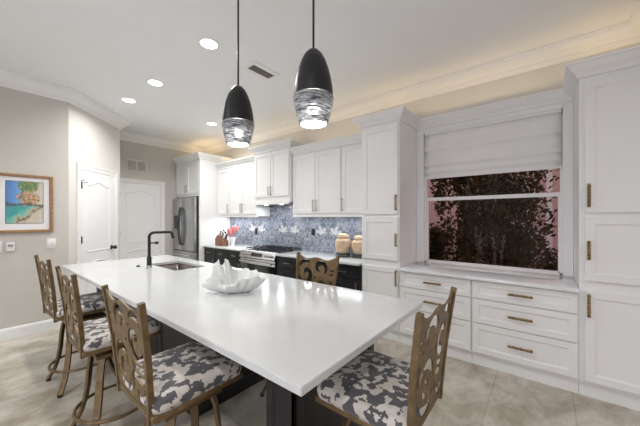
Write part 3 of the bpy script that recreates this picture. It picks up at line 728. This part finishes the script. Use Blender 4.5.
# ================================================================== stools
stool_n = [0]
def make_stool():
    r = empty('bar_stool')
    # seat
    fw = MB().box((-.215, -.222, .622), (.215, .222, .65)); fw.build('seat_frame', gold, r, bevel=.006)
    c = MB().rings([rr_(.222, .232, .05, 0), rr_(.228, .238, .055, .02), rr_(.226, .236, .055, .038), rr_(.205, .215, .06, .055), rr_(.14, .15, .06, .062), rr_(.02, .02, .01, .064)])
    c.v = [(x*.96+.004, y*.97, z*1.08+.651) for x, y, z in c.v]; c.build('seat_cushion', hide, r, smooth='full')
    MB().box((-.10, -.10, .598), (.12, .10, .621)).build('swivel_plate', gold, r, bevel=.004)
    MB().lathe([(.0001, .565), (.05, .565), (.05, .598), (.0001, .598)], (.01, 0, 0), 20).build('swivel_bearing', blackmet, r, smooth=True)
    MB().box((-.13, -.13, .545), (.15, .13, .566)).build('leg_plate', gold, r, bevel=.004)
    for sx in (-1, 1):
        for sy in (-1, 1):
            P = [(.095, .56), (.112, .50), (.122, .40), (.128, .30), (.140, .20), (.163, .10), (.196, .016)]
            pts = [(.01+sx*q, sy*q*1.0, z) for q, z in P]
            l = MB().bar(pts, .040, .016, (-sy*sx*1.0, 1, 0) if sx*sy > 0 else (1, 1, 0)).build('leg', gold, r)
            MB().lathe([(.0001, 0), (.016, 0), (.018, .012), (.014, .022), (.0001, .022)], (pts[-1][0], pts[-1][1], 0), 12).build('foot_glide', blackmet, l, smooth=True)
    MB().tube([(.01+.222*math.cos(2*PI*i/48), .222*math.sin(2*PI*i/48), .175) for i in range(48)], .011, 8, closed=True).build('foot_ring', gold, r, smooth=True)
    for sy in (-1, 1):
        pts = [(-.208, sy*.180, .61), (-.212, sy*.190, .70), (-.228, sy*.209, .88), (-.255, sy*.228, 1.09), (-.260, sy*.230, 1.122)]
        MB().bar(pts, .023, .021, (1, 0, 0)).build('back_post', gold, r)
    # scroll-cut back panel: outline with holes, in (y, h) with h along the lean
    W = .205
    def stroke(pts, wmax, w0=.15):
        n = len(pts); L = []; R = []
        # catmull resample
        P = [Vector(p) for p in pts]; Q = []
        for i in range(n-1):
            p0 = P[max(i-1, 0)]; p1 = P[i]; p2 = P[i+1]; p3 = P[min(i+2, n-1)]
            for k_ in range(5):
                t = k_/5
                Q.append(.5*((2*p1)+(p2-p0)*t+(2*p0-5*p1+4*p2-p3)*t*t+(3*p1-p0-3*p2+p3)*t**3))
        Q.append(P[-1]); N = len(Q)
        for i, q in enumerate(Q):
            tg = (Q[min(i+1, N-1)]-Q[max(i-1, 0)]).normalized(); nn = Vector((-tg.y, tg.x))
            t = i/(N-1); ww = 1.38*wmax*(w0+(1-w0)*math.sin(PI*t)**.7)/2
            L.append(q+nn*ww); R.append(q-nn*ww)
        return L+R[::-1]
    holes = []
    sc = .43/400
    def E(pts): return [((x-300)*sc, .435-(y-118)*sc) for x, y in pts]
    holes.append(stroke(E([(240, 172), (205, 150), (160, 165), (130, 205)]), .026))
    holes.append(stroke(E([(206, 262), (188, 248), (208, 226), (242, 248), (238, 305), (180, 335), (130, 300), (122, 245)]), .034))
    holes.append(stroke(E([(340, 232), (308, 205), (318, 168), (362, 158), (396, 195), (388, 245)]), .032))
    holes.append(stroke(E([(430, 212), (478, 206)]), .012)); holes.append(stroke(E([(430, 245), (478, 239)]), .014))
    holes.append([Vector(p) for p in E([(240, 196), (262, 200), (256, 222)])])
    holes.append([Vector(p) for p in E([(285, 268), (308, 272), (292, 300)])])
    holes.append(stroke(E([(292, 400), (315, 345), (365, 318), (420, 345), (445, 400)]), .032))
    holes.append(stroke(E([(448, 290), (470, 340), (474, 400)]), .022))
    holes.append(stroke(E([(250, 350), (215, 375), (160, 372), (128, 350)]), .026))
    holes.append(stroke(E([(350, 450), (385, 430), (372, 385), (345, 400)]), .026))
    holes.append(stroke(E([(285, 440), (300, 480), (360, 498), (430, 470), (470, 430)]), .030))
    holes.append(stroke(E([(128, 395), (170, 415), (225, 400), (252, 420), (248, 475)]), .028))
    holes.append(stroke(E([(130, 430), (140, 480), (190, 500), (215, 460)]), .028))
    cu = bpy.data.curves.new('p', 'CURVE'); cu.dimensions = '2D'; cu.fill_mode = 'BOTH'; cu.extrude = .004
    top = [(W*(1-2*i/24), .437+.010*math.cos(2*PI*2*(i/24))-.010+.022*abs(1-2*i/24)**3) for i in range(25)]
    outl = [Vector((-W, .0)), Vector((W, .0))]+[Vector(p) for p in top]
    for pl in [outl]+holes:
        s = cu.splines.new('POLY'); s.points.add(len(pl)-1); s.use_cyclic_u = True
        for i, q in enumerate(pl): s.points[i].co = (q[0], q[1], 0, 1)
    co = bpy.data.objects.new('p', cu); COL.objects.link(co)
    dg = bpy.context.evaluated_depsgraph_get(); me = bpy.data.meshes.new_from_object(co.evaluated_get(dg)); me.name = 'scroll_panel'
    bpy.data.objects.remove(co)
    for v in me.vertices:
        y_, h_, e_ = v.co.x, v.co.y, v.co.z
        z_ = .655+h_*1.0
        x_ = -.210-.046*max(0, (z_-.64)/.46)**1.3; y_ *= (.180+.052*(z_-.61)/.48)/W
        bow = -.004*(1-(y_/W)**2)
        v.co = (x_+e_+bow, y_, z_)
    me.materials.clear(); me.materials.append(gold)
    o = bpy.data.objects.new('scroll_back_panel', me); COL.objects.link(o); o.parent = r
    return r
s0 = make_stool()
STOOLS = [
 (.645, 3.26, 0.04, 'gold scroll-back stool at the island end nearest the framed painting'),
 (.64, 2.34, 0.0, 'gold scroll-back stool in the middle of the row of three along the island'),
 (.675, 1.437, 0.0, 'gold scroll-back stool nearest the camera in the row of three along the island'),
 (1.196, .592, PI/2, 'gold scroll-back stool tucked under the near short end of the island'),
 (1.705, 1.60, PI, 'gold scroll-back stool on the far side of the island facing the camera'),
]
for i, (x, y, rz, lb) in enumerate(STOOLS):
    o = s0 if i == 0 else copy_tree(s0)
    o.location = (x, y, 0); o.rotation_euler = (0, 0, rz); tag(o, lb, 'stool', 'scroll-back stools around the island')

# ================================================================== ceiling things
def make_pendant():
    r = empty('pendant_lamp')
    MB().lathe([(.0001, 1.15), (.065, 1.15), (.065, 1.142), (.03, 1.125), (.0001, 1.12)], n=24).build('ceiling_canopy', blackmet, r, smooth=True)
    MB().lathe([(.0001, .42), (.0065, .42), (.0065, 1.13), (.0001, 1.13)], n=10).build('rod', blackmet, r, smooth=True)
    cap = [(.0001, .462), (.014, .460), (.030, .452), (.050, .430), (.070, .392), (.088, .34), (.101, .285), (.109, .235), (.113, .19), (.114, .170), (.106, .169), (.10, .24), (.07, .36), (.0001, .42)]
    MB().lathe(cap, n=40).build('metal_cap', blackmet, r, smooth=True)
    g_ = [(.112, .168), (.117, .166), (.118, .158), (.114, .135), (.105, .09), (.092, .04), (.082, .002), (.078, .002), (.088, .04), (.100, .09), (.109, .135), (.112, .166)]
    MB().rings([[(a*math.cos(2*PI*j/40), a*math.sin(2*PI*j/40), z) for j in range(40)] for a, z in g_], cap=False).build('glass_shade', swirl, r, smooth=True)
    MB().lathe([(.0001, .006), (.074, .006), (.074, .010), (.0001, .010)], n=32).build('diffuser', led_b, r, smooth=True)
    return r
p0 = make_pendant()
for i, (x, y, z, lb) in enumerate(((1.25, 1.77, 1.985, 'black and swirled-glass pendant lamp, the farther of the two over the island'), (1.25, 1.045, 1.985, 'black and swirled-glass pendant lamp, the nearer of the two over the island'))):
    o = p0 if i == 0 else copy_tree(p0); o.location = (x, y, z)
    for c in o.children:
        if c.name.startswith(('metal_cap', 'glass_shade', 'diffuser')): c.scale.z = .95
        if c.name.startswith('ceiling_canopy'): c.location.z = CEIL-z-1.15
        if c.name.startswith('rod'): c.scale.z = 1.0
    tag(o, lb, 'pendant lamp', 'pendant lamps over the island')
    l = bpy.data.lights.new('pendant_bulb', 'POINT'); l.energy = 3.5; l.color = (1, .95, .88); l.shadow_soft_size = .03
    lo_ = bpy.data.objects.new('pendant_bulb', l); COL.objects.link(lo_); lo_.location = (x, y, z+.09)
def make_can():
    r = empty('recessed_light')
    MB().rings([[(a*math.cos(2*PI*j/32), a*math.sin(2*PI*j/32), z) for j in range(32)] for a, z in ((.098, 0), (.096, -.006), (.078, -.008), (.076, -.002), (.098, 0))], cap=False).build('trim_ring', trim_m, r, smooth=True)
    MB().lathe([(.0001, -.004), (.077, -.004), (.077, -.001), (.0001, -.001)], n=32).build('diffuser', led, r)
    return r
c0 = make_can()
clabels = ['round recessed ceiling light nearest the camera, above the island', 'round recessed ceiling light second along the row above the island', 'round recessed ceiling light farthest of the row, toward the angled wall', 'round recessed ceiling light over the aisle in front of the fridge']
for i, (x, y) in enumerate(CANS):
    o = c0 if i == 0 else copy_tree(c0); o.location = (x, y, CEIL)
    tag(o, clabels[i] if i < 4 else 'round recessed ceiling light added for light in the unseen part of the room', 'ceiling light', 'recessed ceiling lights')
# ceiling vent
v = empty('ceiling_vent', (2.135, 2.575, CEIL), label='white rectangular air vent with dark slots in the ceiling', cat='air vent')
mb = MB(); mb.box((-.19, -.125, -.008), (.19, -.06, 0)); mb.box((-.19, .06, -.008), (.19, .125, 0)); mb.box((-.19, -.06, -.008), (-.155, .06, 0)); mb.box((.155, -.06, -.008), (.19, .06, 0)); mb.build('frame', trim_m, v)
MB().box((-.155, -.06, -.002), (.155, .06, 0)).build('duct_opening', blackmet, v)
for k in range(4): MB().box((-.155, -.045+.027*k, -.0075), (.155, -.037+.027*k, -.003)).build('slat', vent_m, v)
# wall vent above door 2
v = empty('wall_vent', (2.19, FY, 2.52), label='two-section grille vent in the wall above the far door', cat='air vent')
MB().box((-.19, -.012, -.12), (.19, 0, .12)).build('frame', wall_lt, v)
for s in (-1, 1):
    mb = MB()
    for k in range(8): mb.box((s*.09-.075, -.017, -.095+.0245*k), (s*.09+.075, -.0125, -.082+.0245*k))
    mb.build('louvre_panel', vent_m, v)

# ================================================================== art wall items
art = empty('framed_painting', (.443, AY, 1.622), label='framed watercolour harbour painting in oak frame on the left wall', cat='painting')
ax0, ax1, az0, az1 = -.253, .253, -.355, .355
mb = MB()
def fring(i, y): return [(ax0+i, y, az0+i), (ax1-i, y, az0+i), (ax1-i, y, az1-i), (ax0+i, y, az1-i)]
mb.rings([fring(0, 0), fring(0, -.03), fring(.006, -.036), fring(.028, -.034), fring(.034, -.022), fring(.034, -.012)], cap=False).build('frame', oak, art)
MB().box((ax0+.02, -.012, az0+.02), (ax1-.02, 0, az1-.02)).build('mat_board', matboard, art)
MB().box((-.155, -.0165, -.239), (.159, -.0125, .267)).build('painting', paint, art)
mb = MB(); mb.rings([[(-.160, y, -.244), (.164, y, -.244), (.164, y, .272), (-.160, y, .272)] for y in (-.0125, -.015)]); mb.build('inner_bevel', darksteel, art)
def plate(x, z, w_, h_, n_, label, cat, nm):
    t = empty(nm, (x, AY, z), label=label, cat=cat)
    MB().box((-w_/2, -.007, -h_/2), (w_/2, 0, h_/2)).build('cover_plate', white_pl, t, bevel=.002)
    for k in range(n_):
        cx = (k-(n_-1)/2)*.04
        MB().box((cx-.016, -.011, -.033), (cx+.016, -.0072, .033)).build('rocker', white_pl, t, bevel=.001)
    return t
plate(.682, 1.115, .088, .128, 2, 'white double rocker switch plate right of the painting, below its corner', 'light switch', 'light_switch')
plate(.215, 1.11, .088, .128, 2, 'white switch plate at the left photo edge beside the small thermostat', 'light switch', 'light_switch')
t = empty('thermostat', (.324, AY, 1.10), label='small white thermostat with grey display below the painting', cat='thermostat')
MB().box((-.034, -.022, -.052), (.034, 0, .052)).build('housing', white_pl, t, bevel=.004)
MB().box((-.022, -.0245, .0), (.022, -.0222, .032)).build('display', steel, t)

# ================================================================== counter items
def on(name, y, x, label, cat, group=None, rz=0): return empty(name, (x, y, CT), rz, label, cat, group)
# cream jars
def jar(x, y, s, label):
    t = empty('ginger_jar', (x, y, CT), label=label, cat='jar', group='cream jars on the counter')
    MB().lathe([(.0001, 0), (.088*s, 0), (.094*s, .012), (.082*s, .03), (.086*s, .05), (.0001, .05)], n=28).build('stand', darkbase, t, smooth=True)
    MB().lathe([(.0001, .0505), (.06*s, .0505), (.08*s, .075), (.092*s, .11*s+.01), (.098*s, .15*s), (.09*s, .18*s), (.094*s, .187*s), (.088*s, .20*s), (.066*s, .222*s), (.056*s, .23*s), (.0001, .23*s)], n=32).build('jar_body', ivory, t, smooth=True)
    MB().lathe([(.0001, .231*s), (.066*s, .231*s), (.07*s, .24*s), (.062*s, .262*s), (.035*s, .278*s), (.0001, .282*s)], n=32).build('lid', ivory, t, smooth=True)
jar(3.47, 2.33, 1.22, 'larger cream ceramic jar on dark stand, left of the pair')
jar(3.52, 2.085, 1.14, 'cream ceramic jar on dark stand, right one beside the tall cabinet')
# knife block with knives
kb = empty('knife_block', (3.30, 5.24, CT), rz=.35, label='wooden knife block at the fridge end of the counter', cat='knife block')
sec = [(-.14, 0), (.15, 0), (.15, .13), (.06, .22), (-.14, .09)]
MB().rings([[(-.065, q[0], q[1]) for q in sec], [(.065, q[0], q[1]) for q in sec]]).build('block', wood, kb, bevel=.004)
kb.rotation_euler.z = 0
for i in range(6):
    x = (-.03, .03)[i//3]; y = (.03, -.03, -.09)[i % 3]; z = .22-(.06-y)*.65
    k_ = empty('knife', (3.30+x, 5.24+y, CT+z+.004), label=('steel-handled knife in the row nearest the room in the wooden block', 'dark-handled knife in the row nearest the wall in the wooden block')[i//3], cat='knife', group='knives in the knife block')
    dirv = Vector((0, -.45, .9)).normalized()
    MB().bar([dirv*-.03, dirv*.0], .018, .003, (1, 0, 0)).build('blade', steel, k_)
    MB().bar([dirv*0.006, dirv*.07, dirv*.13], .030, .026, (1, 0, 0)).build('handle', steel_lt if i < 3 else blackmet, k_, bevel=.003)
vs_ = empty('flower_vase', (3.40, 5.0, CT), label='small white vase with coral flowers beside the knife block', cat='vase')
MB().lathe([(.0001, 0), (.038, 0), (.034, .02), (.042, .08), (.06, .15), (.07, .175), (.065, .175), (.04, .10), (.0001, .09)], n=24).build('vase_body', white_pl, vs_, smooth=True)
fl0 = None
for i in range(7):
    an = i*2.4; rad = .0 if i == 0 else .080
    f_ = empty('coral_flower', (3.40+rad*math.cos(an), 5.0+rad*1.2*math.sin(an), CT+.19+(.03 if i == 0 else .0)+(.045*(i % 3) if i else .06)), rz=an, label='coral pink tulip-like bloom bunched in the small white vase', cat='flower', group='coral flowers in the vase')
    if fl0 is None:
        mb = MB()
        for p in range(6):
            a2 = 2*PI*p/6
            R = []
            for q in range(6):
                t = q/5; rad2 = .008+.020*math.sin(t*1.7); ww = .015*math.sin(PI*(.12+.8*t))
                c_ = Vector((rad2*math.cos(a2), rad2*math.sin(a2), t*.12)); s2 = Vector((-math.sin(a2), math.cos(a2), 0))
                R.append([c_-s2*ww, c_+s2*ww])
            v0 = [p_ for rr2 in R for p_ in rr2]; mb.add(v0, [(2*k2, 2*k2+1, 2*k2+3, 2*k2+2) for k2 in range(5)])
        o1_ = mb.build('petals', pinkf, f_, smooth='full', solid=.002)
        o2_ = MB().tube([(0, 0, .005), (0, 0, -.05)], .0025, 6).build('stem', leaf_m, f_)
        fl0 = (o1_, o2_)
    else:
        for q in fl0: c_ = q.copy(); COL.objects.link(c_); c_.parent = f_
# outlets on the backsplash
for (y, z, lb) in ((4.61, 1.17, 'black power outlet on the backsplash left of the range'), (3.09, 1.205, 'black power outlet on the backsplash right of the range')):
    t = empty('power_outlet', (3.692, y, z), label=lb, cat='outlet')
    MB().box((-.006, -.037, -.058), (0, .037, .058)).build('cover_plate', blackmet, t, bevel=.001)
    for s in (-1, 1): MB().box((-.008, -.016, s*.022-.014), (-.0062, .016, s*.022+.014)).build('socket', blackgl, t)

# ================================================================== garden outside
struct(MB().box((WX+.16, -8, -.25), (14, 12, -.1)).build('ground', ground_m))
nb = empty('neighbouring_house', (9.2, 2.5, -.1), label='pink stucco house wall seen through the window behind the shrub', cat='house')
MB().box((0, -9, 0), (.3, 7, 5.0)).build('wall', stucco, nb)
for y in (-3.05, -2.6): MB().box((-.10, y-.06, 0), (-.0, y+.06, 4.6)).build('downpipe', trim_m, nb)
def shrub(name, c, rad, hgt, nleaf, seed, label, trunks=5, leafs=.05, cat='shrub'):
    rnd = random.Random(seed); r = empty(name, (c[0], c[1], -.1), label=label, cat=cat)
    tk = MB()
    for k in range(trunks):
        an = rnd.uniform(0, 2*PI); 
        pts = [Vector((.10*math.cos(an)*(1+t*6*rad)*.8, .10*math.sin(an)*(1+t*6*rad)*.8, t*hgt*.9))+Vector((rnd.uniform(-.04, .04), rnd.uniform(-.04, .04), 0)) for t in [i/7 for i in range(8)]]
        tk.tube(pts, [.035*(1-.8*i/7) for i in range(8)], 7)
    if trunks: tk.build('trunk', bark, r, smooth=True)
    lf = MB()
    clumps = [(rnd.gauss(0, .42)*rad, rnd.gauss(0, .5)*rad, rnd.uniform(.12, 1)*hgt, rnd.uniform(.10, .22)) for _ in range(int(nleaf/55))]
    for k in range(nleaf):
        cx, cy, cz, cr = clumps[k % len(clumps)]
        p = Vector((cx+rnd.gauss(0, cr*.6), cy+rnd.gauss(0, cr*.6), cz+rnd.gauss(0, cr*(1 if hgt > 2 else .5))))
        if (p.x/rad)**2+(p.y/rad)**2 > 1.05*min(1, .35+.5*p.z/(.45*hgt)) or p.z < .02: continue
        if hgt > 2 and abs(p.y) < .5 and p.x < .2 and p.z < 1.25 and rnd.random() < .75: continue
        d1 = Vector((rnd.gauss(0, .6), rnd.gauss(0, .6), rnd.uniform(.1, 1))).normalized(); d2 = d1.cross(Vector((rnd.random()-.5, rnd.random()-.5, rnd.random()-.5))).normalized()
        L = leafs*rnd.uniform(.7, 1.5); ww = L*.28
        lf.add([p, p+d1*L*.5+d2*ww, p+d1*L, p+d1*L*.5-d2*ww], [(0, 1, 2, 3)])
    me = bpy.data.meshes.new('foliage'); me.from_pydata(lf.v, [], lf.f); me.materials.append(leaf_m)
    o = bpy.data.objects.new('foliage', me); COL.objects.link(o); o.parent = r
    return r
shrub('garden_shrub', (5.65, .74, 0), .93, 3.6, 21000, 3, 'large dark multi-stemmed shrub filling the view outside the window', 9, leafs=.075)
for i, (x, y, rd, h_, lb) in enumerate(((7.6, 2.7, .85, 1.2, 'low dark hedge plant at the left, outside the window'), (8.1, 1.0, .8, 1.15, 'low dark hedge plant behind the shrub trunks, outside'), (6.8, -.15, .3, .85, 'small leafy plant by the pale rocks at the right, outside'))):
    shrub('hedge_plant', (x, y, 0), rd, h_, 16000 if i < 2 else 1500, 20+i, lb, 3, .07, 'plant')
for i, (x, y, s, lb) in enumerate(((8.1, -.35, .72, 'pinkish garden rock at right outside the window'),)):
    bm = bmesh.new(); bmesh.ops.create_icosphere(bm, subdivisions=3, radius=s)
    for v_ in bm.verts:
        n_ = noise.noise(v_.co*3.1+Vector((i*5, 0, 0))); v_.co *= 1+.35*n_; v_.co.z *= .75
    me = bpy.data.meshes.new('garden_rock'); bm.to_mesh(me); bm.free(); me.materials.append(rock_m)
    o = bpy.data.objects.new('garden_rock', me); COL.objects.link(o); o.location = (x, y, .0 if i == 0 else .08); tag(o, lb, 'rock')
